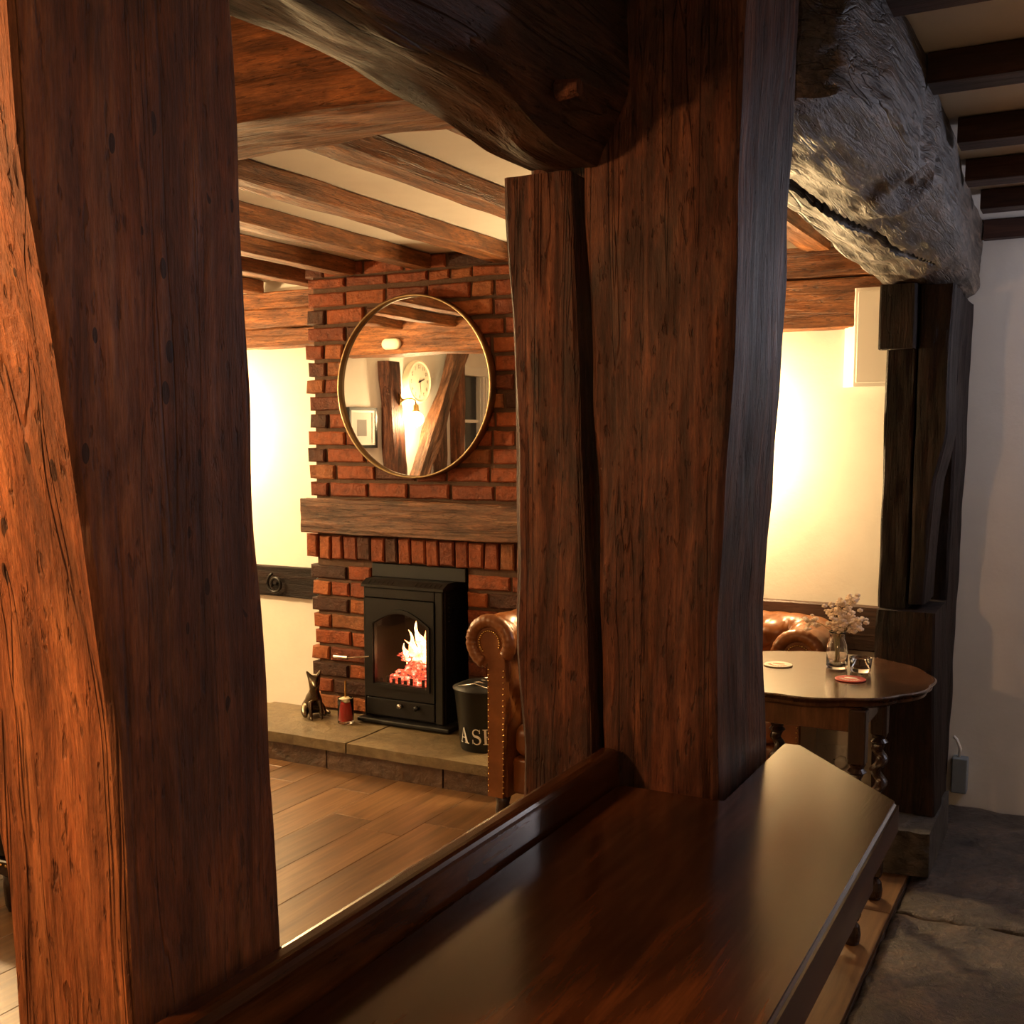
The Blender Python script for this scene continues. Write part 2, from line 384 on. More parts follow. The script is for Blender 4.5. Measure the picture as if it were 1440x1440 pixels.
# chimney breast
CU0,CU1=-3.372,-2.0
ch=thing('wall_chimney',((CU0+CU1)/2,4.45,0),None,None,kind='structure')
OP0,OP1,OPT=-3.02,-2.50,.865       # fireplace opening
bm=bmesh.new()
box(bm,CU0+.03,OP0-.0,VB+.012,VF-.002,0,CE-.002); box(bm,OP1,CU1,VB+.012,VF-.002,0,CE-.002); box(bm,OP0,OP1,VB+.012,VF-.002,OPT,CE-.002)
obj('mortar_core',bm,M['mortar'],ch)
obj('fireback',nb(OP0+.001,OP1-.001,VF-.06,VF-.004,.13,OPT-.002),M['ironblack'],ch)
def brick_mesh(L,H,D,seed):
    bm=bmesh.new(); box(bm,-L/2,L/2,0,D,-H/2,H/2)
    bmesh.ops.subdivide_edges(bm,edges=[e for e in bm.edges if abs((e.verts[0].co-e.verts[1].co).x)>.05],cuts=2)
    es=[e for e in bm.edges if all(v.co.y<.001 for v in e.verts) and len({round(f.normal.y,1) for f in e.link_faces})>1]
    bmesh.ops.bevel(bm,geom=es,offset=.006,segments=1,affect='EDGES')
    for v in bm.verts:
        n=noise.noise_vector((v.co.x*14+seed,v.co.y*14,v.co.z*14)); v.co+=Vector((n.x*.007,n.y*.006,n.z*.0055))
    me=bpy.data.meshes.new('brick'); bm.to_mesh(me); bm.free(); me.materials.append(M['brick']); return me
BM={}
def put_brick(u0,u1,z0,z1,proud=0.):
    L=round((u1-u0)/.01)*.01; H=round((z1-z0)/.004)*.004; k=(L,H,random.randrange(3))
    if k not in BM: BM[k]=brick_mesh(L,H,.098,random.random()*90)
    o=obj('brick',BM[k]); o.location=((u0+u1)/2,VB-proud-random.uniform(0,.006),(z0+z1)/2); o.rotation_euler=(0,random.uniform(-.012,.012),random.uniform(-.01,.01)); attach(o,ch)
def course(z0,z1,ua,ub,off,edge=False):
    u=ua+(random.uniform(-.012,.012) if edge else 0); first=True
    while u<ub-.03:
        L=.10 if (first and off) or random.random()<.10 else .212
        if random.random()<.08: L=.15
        e=min(u+L,ub)
        if ub-e<.05: e=ub
        put_brick(u,e,z0,z1); u=e+.0135; first=False
z=.135; k=0
while z<.84:
    z1=z+.064
    course(z,min(z1,.862),CU0,OP0-.004,k%2,True); course(z,min(z1,.862),OP1+.004,CU1,k%2)
    z=z1+.0158; k+=1
u=CU0-.02
while u<CU1-.04:                       # soldier course above the stove
    wd=random.uniform(.06,.072); b=random.uniform(-.004,.004)
    put_brick(u,min(u+wd,CU1),.872+b,.984+b,.012); u+=wd+.011
z=1.172; k=0
while z<2.13:
    z1=z+.064; course(z,z1,CU0+.0,CU1,(k+1)%2,True); z=z1+.0168; k+=1
course(2.145,2.187,CU0,CU1,0,True); course(2.197,2.255,CU0,CU1,1,True)
o=timber('mantel_beam','u',CU0-.022,CU1,VB-.052,VB+.008,.995,1.160,M['mantel'],amp=.003,big=.003,cham=.006)
tag(o,'long brown oak mantel beam set in the brick chimney under the round mirror','mantel beam')
# hearth
he=thing('hearth',(-2.85,4.0,0),'raised stone hearth of two buff slabs in front of the stove','hearth')
HV=3.81
def slab(name,u0,u1,v0,v1,z0,z1,mat,par,amp=.006,n=14):
    bm=nb(u0,u1,v0,v1,z0,z1); bmesh.ops.subdivide_edges(bm,edges=bm.edges,cuts=n,use_grid_fill=True)
    for v in bm.verts:
        q=noise.noise_vector(v.co*7); r=noise.noise_vector(v.co*25)
        v.co+=Vector((0 if abs(v.co.x-u0)<.001 or abs(v.co.x-u1)<.001 else q.x*.3,q.y+r.y*.4,(q.z+r.z*.3)*.5 if v.co.z>z0+.001 else 0))*amp
    return obj(name,bm,mat,par,False)
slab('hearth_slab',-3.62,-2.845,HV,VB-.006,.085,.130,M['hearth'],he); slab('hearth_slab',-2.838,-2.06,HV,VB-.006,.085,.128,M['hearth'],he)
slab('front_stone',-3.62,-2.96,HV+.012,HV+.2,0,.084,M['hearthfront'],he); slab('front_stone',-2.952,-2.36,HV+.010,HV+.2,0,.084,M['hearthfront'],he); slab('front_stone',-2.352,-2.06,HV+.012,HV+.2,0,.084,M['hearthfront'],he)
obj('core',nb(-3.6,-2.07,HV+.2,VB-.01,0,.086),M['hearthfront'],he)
# ---------------------------------------------------------------- big timbers
# near left post
t=timber('timber_post','h',0.0,CE-.002,[(0,-.815),(1.0,-.815),(1.3,-.85),(1.75,-.86),(2.26,-.86)],-.680,
   [(0,.63),(.98,.616),(1.21,.609),(1.32,.596),(1.51,.571),(1.65,.548),(2.26,.53)],[(0,.81),(.98,.805),(1.27,.789),(1.52,.778),(1.82,.772),(2.26,.77)],M['left'],amp=.004,big=.0018,cham=.006,step=.02,nseg=14)
tag(t,'worm-holed red-brown oak post with an orange-lit face, at the near end of the counter','timber post')
# middle post: main timber and a cheek divided by a deep shake
mp=thing('timber_post',(-.665,1.7,0),'massive dark red oak post split by a long crack at the counter end','timber post')
timber('main_timber','h',0.,CE-.002,[(0,-.672),(.98,-.672),(1.36,-.690),(1.6,-.700),(1.85,-.712),(2.26,-.712)],[(0,-.485),(.92,-.487),(1.17,-.497),(1.57,-.478),(1.96,-.472),(2.26,-.462)],
   1.572,[(0,1.845),(1.2,1.845),(1.6,1.865),(2.26,1.865)],M['mid'],mp,amp=.005,big=.0025,cham=.010,step=.022,nseg=14)
timber('cheek_timber','h',0.,1.852,[(0,-.812),(.95,-.815),(1.1,-.826),(1.5,-.829),(1.85,-.846)],[(0,-.692),(.98,-.694),(1.36,-.712),(1.6,-.722),(1.85,-.735)],
   1.568,1.84,M['mid'],mp,amp=.005,big=.0025,cham=.008,step=.022,nseg=12)
timber('tenon_shoulder','h',1.855,2.10,-.850,-.735,1.66,1.84,M['mid'],mp,amp=.004,big=.003,cham=.01,step=.03,nseg=6)
# plate between the near and middle posts
def plate_mod(a,b,t):
    d=max(0,1.96-b)*max(0,1-abs(a+.64)/.05); return (-d*.35,d*.25)
pl=timber('partition_plate','v',.785,1.566,-.815,-.642,[(.78,1.875),(1.1,1.885),(1.3,1.875),(1.42,1.856),(1.57,1.858)],CE-.003,M['plate'],amp=.006,big=.008,cham=.02,step=.02,nseg=14,mod=plate_mod)
tag(pl,'dark smoked oak beam with a wooden peg, between the two counter posts','beam')
bm=bmesh.new(); tube(bm,[(-.66,1.37,1.905),(-.628,1.37,1.905)],[.014,.011],10); obj('peg',bm,M['mid'],pl)
# weathered beam from middle post to the far post
def crack(a,b,t):
    c=-.60+.10*(t-2.4)/1.2+.006*math.sin(t*9)
    w=.010*(1-max(0,(t-3.2)/.5)) if t>2 else 0
    if b<2.02 and w>0 and abs(a-c)<w: return (0,.045)
    return (0,0)
def beam_mod(a,b,t):
    da,db=crack(a,b,t); k=max(0,min(1,(a+.56)/.17)); q=max(0,min(1,(2.12-b)/.16))
    db+=.085*k*k*q                                   # underside rises to the right: a rounded, waney edge
    n=noise.noise((a*16,b*16,t*5)); m_=noise.noise((a*40,b*40,t*14)); kn=math.exp(-((t-2.75)/.16)**2-((a+.42)/.10)**2)
    w=.010*n+.004*m_+kn*.022*math.sin(38*math.hypot(t-2.75,(a+.42)*1.6))
    if b<2.22: db+=w; da+=w*.5*k
    return da,db
gb=timber('timber_beam','v',1.885,4.64,[(1.88,-.60),(1.93,-.66),(2.5,-.667),(3.4,-.682),(3.95,-.69),(4.64,-.69)],[(1.88,-.474),(1.98,-.42),(2.2,-.379),(2.5,-.378),(3.2,-.39),(4.0,-.425),(4.64,-.45)],
   [(1.6,1.955),(2.6,1.968),(3.4,1.955),(4.64,1.962)],CE-.003,M['grey'],amp=.003,big=.006,cham=.02,step=.014,nseg=40,mod=beam_mod)
tag(gb,'gnarled grey-brown weathered oak beam with a long crack, running from the cracked post to the far post','beam')
# cross beam of the fireside room
cb=timber('timber_beam','u',UL+.01,-.86,1.722,1.948,[(UL,2.03),(-3.6,2.03),(-1.6,2.062),(-.86,2.05)],CE-.003,M['joist'],amp=.006,big=.008,cham=.014,step=.03,nseg=12)
tag(cb,'broad orange-brown cross beam carrying the joists over the fireside room','beam')
# joists of the fireside room
JU=(-1.05,-1.40,-1.815,-2.29,-2.72,-3.13,-3.50,-3.94,-4.37)
for u in JU:
    end=VB-.012 if CU0-.08<u<CU1 else VF-.075
    if u==-1.05: end=VF-.075
    o=timber('ceiling_joist','v',1.952,end,u-.05,u+.05,2.192,CE-.002,M['joist'],amp=.004,big=.0035,cham=.008,step=.05,nseg=7)
    lab=('first','second','third','fourth','fifth','sixth','seventh','eighth','ninth')[JU.index(u)]+' honey-brown ceiling joist from the partition, running off the cross beam over the fireside room'
    tag(o,lab,'joist','joists over the fireside room')
# joists right of the partition
for q_,v in enumerate((4.08,3.63,3.16,2.62,2.105)):
    o=timber('ceiling_joist','u',-.37 if v<3.5 else -.40,UR-.01,v-.05,v+.05,2.197,CE-.002,M['rjoist'],amp=.001,big=.001,cham=.006,step=.15,nseg=3)
    tag(o,('first','second','third','fourth','fifth')[q_]+' dark-stained joist from the white wall, meeting the gnarled beam over the flagstones','joist','joists over the flagstone passage')
o=timber('wall_plate_timber','u',-.44,UR-.01,VF-.06,VF-.002,2.19,CE-.002,M['rjoist'],amp=.001,big=.001,cham=.006,step=.15,nseg=3)
tag(o,'dark timber along the top of the white wall over the flagstones','beam')
# far post
fp=thing('timber_post',(-.58,4.1,0),'black-brown patched oak post on a rough stone foot beside the round table','timber post')
timber('upper_timber','h',.86,1.955,-.672,[(.86,-.575),(1.95,-.575)],3.985,4.25,M['dark'],fp,amp=.005,big=.006,cham=.01,step=.03)
timber('upper_timber','h',.88,1.955,-.568,[(.88,-.520),(1.3,-.500),(1.45,-.468),(1.95,-.462)],3.975,4.22,M['dark'],fp,amp=.005,big=.007,cham=.012,step=.03)
timber('corbel_block','h',1.745,1.958,-.69,-.575,3.925,3.98,M['dark'],fp,amp=.003,big=.003,cham=.01,step=.03)
timber('lower_timber','h',.155,.86,-.668,[(.15,-.452),(.86,-.478)],3.93,4.28,M['dark'],fp,amp=.005,big=.006,cham=.012,step=.03)
timber('rear_stud','h',.02,1.955,-.66,[(0,-.50),(.6,-.485),(1.2,-.478),(1.95,-.47)],4.29,4.645,M['dark'],fp,amp=.008,big=.010,cham=.012,step=.02)
slab('stone_foot',-.69,-.445,3.76,4.28,0,.153,M['plinth'],fp,.03,6)
# ---------------------------------------------------------------- counter on the low partition
ct=thing('bar_counter',(-.5,1.2,0),'polished dark wooden counter shelf with a raised back edge along the partition','counter')
CT=.92; poly=[(-.637,-.30),(-.24,-.30),(-.24,1.658),(-.437,1.895),(-.472,1.895),(-.472,1.545),(-.637,1.545)]
bm=bmesh.new(); prism(bm,poly,lambda a,b,d:(a,b,d),CT-.045,CT); fixn(bm)
bmesh.ops.bevel(bm,geom=[e for e in bm.edges if all(v.co.z>CT-.001 for v in e.verts)],offset=.006,segments=3,affect='EDGES')
o=obj('counter_top',bm,M['counter'],None); 
# grain along the length: local z points along the counter
def regrain(o,axis):
    R=AX[axis].to_4x4(); o.data.transform(R.inverted()); o.matrix_basis=R
regrain(o,'v'); attach(o,ct)
bm=bmesh.new(); box(bm,-.672,-.638,-.30,1.560,.60,.972,.012,4); o=obj('back_upstand',bm,M['counter'],None,False); regrain(o,'v'); attach(o,ct)
bm=nb(-.285,-.262,-.30,1.60,.80,CT-.046,.004,1); o=obj('apron',bm,M['counter'],None); regrain(o,'v'); attach(o,ct)
pp=tag(obj('partition_panel',nb(-.70,-.676,-.30,.60,0,.935,.004,1),M['dark']),'dark low boarded partition under the counter beside the near post','partition')
pp=tag(obj('partition_panel',nb(-.70,-.676,.83,1.55,0,.935,.004,1),M['dark']),'dark low boarded partition under the counter between the two posts','partition')
obj('support_panel',nb(-.637,-.60,-.30,1.50,0,CT-.046,.004,1),M['dark'],ct)
# ---------------------------------------------------------------- round mirror
MU,MZ,MR=-2.752,1.674,.405
mi=thing('round_mirror',(MU,VB-.01,MZ-MR),'large round mirror in a thin brass frame hung on the brick chimney','mirror')
bm=bmesh.new(); VG=4.236
cyl=lambda pr_: [(r,z) for r,z in pr_]
lathe(bm,[(MR+.004,0),(MR+.004,.046),(MR+.002,.048),(MR-.004,.048),(MR-.006,.046),(MR-.006,.0)],n=96,cap=False)
bmesh.ops.contextual_create(bm,geom=[])
fixn(bm); rot=Matrix.Translation((MU,VB-.008,MZ))@Matrix.Rotation(PI/2,4,'X')
bmesh.ops.transform(bm,matrix=rot,verts=bm.verts); obj('frame',bm,plain('antique_brass',(.30,.21,.11),.3,1.),mi,True)
bm=bmesh.new(); bmesh.ops.create_circle(bm,cap_ends=True,segments=96,radius=MR-.008); bmesh.ops.transform(bm,matrix=Matrix.Translation((MU,VG,MZ))@Matrix.Rotation(PI/2,4,'X'),verts=bm.verts)
obj('mirror_glass',bm,M['mirror'],mi)
bm=bmesh.new(); bmesh.ops.create_cone(bm,cap_ends=True,segments=64,radius1=MR-.012,radius2=MR-.012,depth=.012); bmesh.ops.transform(bm,matrix=Matrix.Translation((MU,VG+.012,MZ))@Matrix.Rotation(PI/2,4,'X'),verts=bm.verts); obj('backing',bm,M['black'],mi)
# ---------------------------------------------------------------- stove
sv=thing('stove',(-2.79,4.2,.13),'black cast-iron inset stove with a fire burning behind its arched glass','stove')
SX0,SX1,SF=-2.995,-2.565,4.165
zb=.136
obj('base_plate',nb(SX0-.02,SX1+.05,SF-.035,VB-.012,zb,zb+.02,.006,2),M['iron'],sv)
# body shell with fire opening
bm=bmesh.new()
box(bm,SX0,SX0+.03,SF+.022,4.50,zb+.021,.765,.004,1); box(bm,SX1-.03,SX1,SF+.022,4.50,zb+.021,.765,.004,1)
box(bm,SX0+.03,SX1-.03,SF+.022,4.50,.70,.765); box(bm,SX0+.03,SX1-.03,SF+.022,4.50,zb+.021,.26); box(bm,SX0+.03,SX1-.03,4.47,4.50,.26,.70)
body=obj('body',bm,M['iron'],sv)
for k in range(7): obj('side_vent',nb(SX1-.001,SX1+.006,SF+.05,SF+.10,.60+k*.021,.609+k*.021,.002,1),M['black'],body)
bm=bmesh.new(); prism(bm,[(SF-.008,.766),(VB+.1,.766),(VB+.1,.80),(SF+.035,.80),(SF-.008,.778)],lambda a,b,d:(d,a,b),SX0-.006,SX1+.008); fixn(bm); hood=obj('hood',bm,M['iron'],sv)
for k in range(16):
    if 6<=k<=9: continue
    uu=SX0+.02+k*.0255
    bm=bmesh.new(); prism(bm,[(SF-.002,.781),(SF+.024,.7935),(SF+.024,.7955),(SF-.002,.783)],lambda a,b,d:(d,a,b),uu,uu+.012); fixn(bm); obj('vent_slot',bm,M['black'],hood)
obj('register_plate',nb(OP0+.006,OP1-.006,VB-.004,VB+.008,.801,.862,.002,1),M['ironblack'],sv)
# door with arched window
dx0,dx1,dz0,dz1=SX0+.012,SX1-.045,.255,.715; wx0,wx1,wz_0,wz_s,rise=dx0+.05,dx1-.04,.322,.60,.05
def arch(x0,x1,z0,zs,r,n=14):
    p=[(x0,z0),(x1,z0)]
    for k in range(n+1):
        a=k/n; p.append((x1+(x0-x1)*a,zs+r*math.sin(PI*a)))
    return p
def frame_plate(bm,outer,inner,y0,y1):
    n=len(outer)
    def ring(P,y): return [bm.verts.new((a,y,b)) for a,b in P]
    A,B,Cc,D=ring(outer,y0),ring(inner,y0),ring(outer,y1),ring(inner,y1)
    for i in range(n):
        j=(i+1)%n
        bm.faces.new((A[i],A[j],B[j],B[i])); bm.faces.new((Cc[i],D[i],D[j],Cc[j])); bm.faces.new((A[i],Cc[i],Cc[j],A[j])); bm.faces.new((B[i],B[j],D[j],D[i]))
inn=arch(wx0,wx1,wz_0,wz_s,rise); out=[(dx0,dz0),(dx1,dz0)]+[(dx1+(dx0-dx1)*k/14,dz1) for k in range(15)]
bm=bmesh.new(); frame_plate(bm,out,inn,SF-.004,SF+.020); fixn(bm); door=obj('door',bm,M['iron'],sv)
bm=bmesh.new(); frame_plate(bm,arch(wx0-.02,wx1+.02,wz_0-.02,wz_s,rise+.022),arch(wx0-.004,wx1+.004,wz_0-.004,wz_s,rise+.004),SF-.012,SF-.003); fixn(bm); obj('arch_moulding',bm,M['iron'],door)
bm=bmesh.new(); prism(bm,arch(wx0-.002,wx1+.002,wz_0-.002,wz_s,rise+.002),lambda a,b,d:(a,d,b),SF+.006,SF+.010); fixn(bm); obj('glass_pane',bm,M['firepane'],door)
bm=bmesh.new(); tube(bm,[(dx0-.145,SF-.05,.432),(dx0-.06,SF-.06,.436)],[.009,.009],10); tube(bm,[(dx0-.06,SF-.06,.436),(dx0-.03,SF-.045,.438),(dx0+.02,SF-.006,.440)],.004,8); obj('door_handle',bm,M['chrome'],door)
obj('front_stile',nb(SX1-.042,SX1-.0005,SF+.001,SF+.0215,zb+.022,.765,.004,1),M['iron'],sv); obj('top_rail',nb(SX0+.002,SX1-.043,SF+.001,SF+.0215,.718,.765,.003,1),M['iron'],sv); obj('left_stile',nb(SX0,SX0+.011,SF+.001,SF+.0215,zb+.022,.717,.003,1),M['iron'],sv)
obj('lower_panel',nb(SX0+.012,SX1-.045,SF,SF+.021,zb+.03,.250,.004,1),M['iron'],sv)
for uu in (-2.79,-2.70):
    bm=bmesh.new(); tube(bm,[(uu,SF+.002,.225),(uu,SF-.022,.225)],[.009,.012],12); obj('knob',bm,M['chrome'] if uu<-2.75 else M['iron'],sv,True)
for k in range(9):
    uu=wx0+.012+k*(wx1-wx0-.024)/8; obj('grate_bar',nb(uu-.008,uu+.008,SF+.035,SF+.047,.29,.335+.012*(k%2),.003,1),M['iron'],sv)
obj('grate_rail',nb(wx0-.01,wx1+.01,SF+.034,SF+.048,.300,.312),M['iron'],sv)
def blob(c,r,seed,n=3,amp=.35,fr=1.6):
    bm=bmesh.new(); bmesh.ops.create_icosphere(bm,subdivisions=n,radius=1)
    for v in bm.verts:
        s=1+amp*noise.noise(v.co*fr+Vector((seed,0,0))); v.co=Vector((c[0]+v.co.x*r[0]*s,c[1]+v.co.y*r[1]*s,c[2]+v.co.z*r[2]*s))
    return bm
for k,(c,r) in enumerate((((-2.79,4.29,.335),(.10,.05,.035)),((-2.74,4.26,.385),(.085,.045,.04)),((-2.80,4.33,.42),(.10,.045,.032)),((-2.87,4.27,.325),(.05,.04,.025)),((-2.72,4.24,.330),(.06,.035,.026)))):
    obj('log',blob(c,r,k*7,3,.6,2.6),M['ember'],sv,True)
for k,(x,y,h,wd) in enumerate(((-2.74,4.29,.22,.040),(-2.79,4.30,.17,.034),(-2.70,4.27,.17,.032),(-2.83,4.31,.10,.024),(-2.72,4.31,.25,.026),(-2.76,4.26,.13,.026),(-2.69,4.30,.12,.022))):
    bm=bmesh.new(); pts=[];rr=[]
    for i in range(13):
        t_=i/12; pts.append((x-.05*t_*t_+.018*math.sin(t_*7+k*2)*t_,y+.01*math.sin(t_*5+k),.385+h*t_)); rr.append(wd*(.55+.45*math.sin(PI*min(1,t_*1.3)))*(1-t_)**.7*(1+.5*noise.noise((t_*6,k,0)))+.0006)
    tube(bm,pts,rr,9); obj('flame',bm,M['flame'],sv,True)
# ---------------------------------------------------------------- hearth ornaments
def skin_mesh(name,verts,edges,rad,mat,parent=None,sub=2):
    me=bpy.data.meshes.new(name); me.from_pydata(verts,edges,[]); o=bpy.data.objects.new(name,me); C.objects.link(o); me.materials.append(mat)
    o.modifiers.new('skin','SKIN'); 
    if not me.skin_vertices: me.skin_vertices_add() if hasattr(me,'skin_vertices_add') else None
    sv_=me.skin_vertices[0].data
    for s,r in zip(sv_,rad): s.radius=(r,r) if not hasattr(r,'__len__') else r
    sv_[0].use_root=True
    o.modifiers['skin'].use_smooth_shade=True
    m=o.modifiers.new('sub','SUBSURF'); m.levels=sub; m.render_levels=sub
    dg=bpy.context.evaluated_depsgraph_get(); dg.update()
    me2=bpy.data.meshes.new_from_object(o.evaluated_get(dg)); bpy.data.objects.remove(o)
    for p in me2.polygons: p.use_smooth=True
    return me2
# seated fox, local: +x forward, z up, height .22
fv=[(-.03,0,.035),(-.015,0,.07),(.012,0,.105),(.028,0,.135),(.034,0,.165),(.055,-.004,.172),(.082,-.008,.160),
    (.018,.034,.228),(.018,-.034,.228),
    (.035,.022,.085),(.050,.024,.04),(.056,.024,.008),(.072,.024,.006),(.035,-.022,.085),(.050,-.024,.04),(.056,-.024,.008),(.072,-.024,.006),
    (-.005,.040,.040),(.030,.046,.020),(.035,.044,.007),(-.005,-.040,.040),(.030,-.046,.020),(.035,-.044,.007),
    (-.062,.012,.018),(-.070,.05,.012),(-.035,.075,.012),(.005,.078,.013)]
fe=[(0,1),(1,2),(2,3),(3,4),(4,5),(5,6),(4,7),(4,8),(2,9),(9,10),(10,11),(11,12),(2,13),(13,14),(14,15),(15,16),(0,17),(17,18),(18,19),(0,20),(20,21),(21,22),(0,23),(23,24),(24,25),(25,26)]
fr_=[.040,.038,.032,.022,.024,.018,.007,.004,.004,.014,.009,.008,.006,.014,.009,.008,.006,.026,.013,.008,.026,.013,.008,.014,.014,.014,.006]
me=skin_mesh('fox_figurine',fv,fe,fr_,M['bronze'])
o=obj('fox_figurine',me,None,None,True); zmin=min(v.co.z for v in me.vertices)
o.location=(-3.245,4.10,.132-zmin); o.rotation_euler=(0,0,math.radians(-38)); tag(o,'seated bronze fox figurine with upright ears on the hearth','figurine')
jr=thing('candle_jar',(-3.045,4.085,.131),'clear glass jar of red wax with a cream top and slim stem on the hearth','candle jar')
def at_(bm,p): bmesh.ops.translate(bm,vec=p,verts=bm.verts); return bm
P=(-3.045,4.085,.132)
bm=bmesh.new(); lathe(bm,[(.001,0),(.034,0),(.037,.003),(.037,.012),(.0355,.013),(.001,.013)],P,32,False); lathe(bm,[(.037,.012),(.037,.118),(.0358,.119),(.0350,.118),(.0350,.0128)],P,32,False); fixn(bm); obj('glass_jar',bm,M['glass'],jr,True)
bm=bmesh.new(); lathe(bm,[(.033,.0145),(.0343,.016),(.0343,.094),(.033,.095)],P,28); fixn(bm); obj('red_wax',bm,M['red'],jr,True)
bm=blob((P[0],P[1],P[2]+.108),(.033,.033,.016),4,3,.25,2.5); obj('cream_top',bm,M['wax'],jr,True)
bm=bmesh.new(); tube(bm,[(P[0],P[1],P[2]+.11),(P[0]+.001,P[1],P[2]+.20)],.005,8); obj('stem',bm,M['brass'],jr)
# ash bucket with lettering
bk=thing('ash_bucket',(-2.30,4.04,.13),'black metal ash bucket with white letters between the stove and armchair','bucket')
BC=(-2.285,4.045,.130); BR0,BR1,BH=.098,.128,.255
bm=bmesh.new(); lathe(bm,[(BR0,0),(BR0+.003,.004),(BR1,BH),(BR1+.004,BH+.004),(BR1-.004,BH+.004),(BR1-.006,BH-.01),(BR0-.004,.01)],BC,48); fixn(bm); obj('pail',bm,M['black'],bk,True)
bm=bmesh.new(); lathe(bm,[(BR1+.006,BH+.005),(BR1+.006,BH+.010),(.09,BH+.028),(.03,BH+.036)],BC,40); fixn(bm); lid=obj('lid',bm,M['iron'],bk,True)
for k in range(5):
    bm=bmesh.new(); a=(-.08+.04*k); tube(bm,[(BC[0]-.105+abs(a)*.3,BC[1]+a,BC[2]+BH+.018),(BC[0],BC[1]+a*1.0,BC[2]+BH+.036),(BC[0]+.105-abs(a)*.3,BC[1]+a,BC[2]+BH+.018)],.0035,6); obj('lid_rib',bm,M['chrome'],lid,True)
LET={'A':[[(0,0),(.28,0),(.28,.06),(0,.06)],[(.52,0),(.95,0),(.95,.06),(.52,.06)],[(.08,.06),(.17,.06),(.47,.95),(.44,1.0)],[(.60,.06),(.84,.06),(.52,1.0),(.44,1.0)],[(.24,.32),(.68,.32),(.66,.39),(.26,.39)]],
 'H':[[(0,0),(.36,0),(.36,.06),(0,.06)],[(0,.94),(.36,.94),(.36,1),(0,1)],[(.1,.06),(.27,.06),(.27,.94),(.1,.94)],[(.6,0),(.96,0),(.96,.06),(.6,.06)],[(.6,.94),(.96,.94),(.96,1),(.6,1)],[(.69,.06),(.86,.06),(.86,.94),(.69,.94)],[(.27,.46),(.69,.46),(.69,.53),(.27,.53)]]}
s_=[]; N_=22
for k in range(N_):
    a=k/(N_-1)
    def sp(a):
        if a<.5: th=math.radians(40+a*2*230); return (.38+.27*math.cos(th),.74+.23*math.sin(th))
        th=math.radians(90-(a-.5)*2*230); return (.38+.29*math.cos(th),.26+.25*math.sin(th))
    s_.append(sp(a))
S_poly=[]
for (p,q,i) in zip(s_,s_[1:],range(N_)):
    d=Vector((q[0]-p[0],q[1]-p[1])); n=Vector((-d.y,d.x)).normalized()*(.03+.055*math.exp(-((i-N_/2)/5.)**2)); S_poly.append([(p[0]-n.x,p[1]-n.y),(q[0]-n.x,q[1]-n.y),(q[0]+n.x,q[1]+n.y),(p[0]+n.x,p[1]+n.y)])
S_poly+= [[(.60,.72),(.66,.72),(.66,1.0),(.60,.90)],[(.06,0),(.12,.1),(.12,.30),(.06,.30)]]
LET['S']=S_poly
SZ=.062
for ch_,x0 in (('A',-.080),('S',-.012),('H',.038)):
    bm=bmesh.new()
    for q in LET[ch_]:
        vv=[]
        for (a,b) in q:
            hh=.038+b*SZ*1.1; R_=BR0+.003+(BR1-BR0)*hh/BH+.0015; s=x0+a*SZ*.92; th=-PI/2+.42+s/R_-.30
            vv.append(bm.verts.new((BC[0]+R_*math.cos(th),BC[1]+R_*math.sin(th),BC[2]+hh)))
        bm.faces.new(vv)
    fixn(bm); obj('letter',bm,M['letter'],bk)
# iron scroll hooks on the dark rail
for uu,nm in ((-3.86,'farther from the chimney'),(-3.54,'nearer the chimney')):
    bm=bmesh.new(); pts=[]
    for k in range(26):
        a=k/25*2.6*PI; r=.056-.034*k/25; pts.append((uu+r*math.cos(a+1.9),VF-.075,.675+r*math.sin(a+1.9)))
    tube(bm,pts,.008,8)
    tube(bm,[(uu,VF-.075,.675),(uu,VF-.054,.675)],.009,8)
    tag(obj('iron_scroll',bm,M['black'],None,True),'curled black iron scroll on the dark recess rail, '+nm,'ironwork','iron scrolls on the rail')
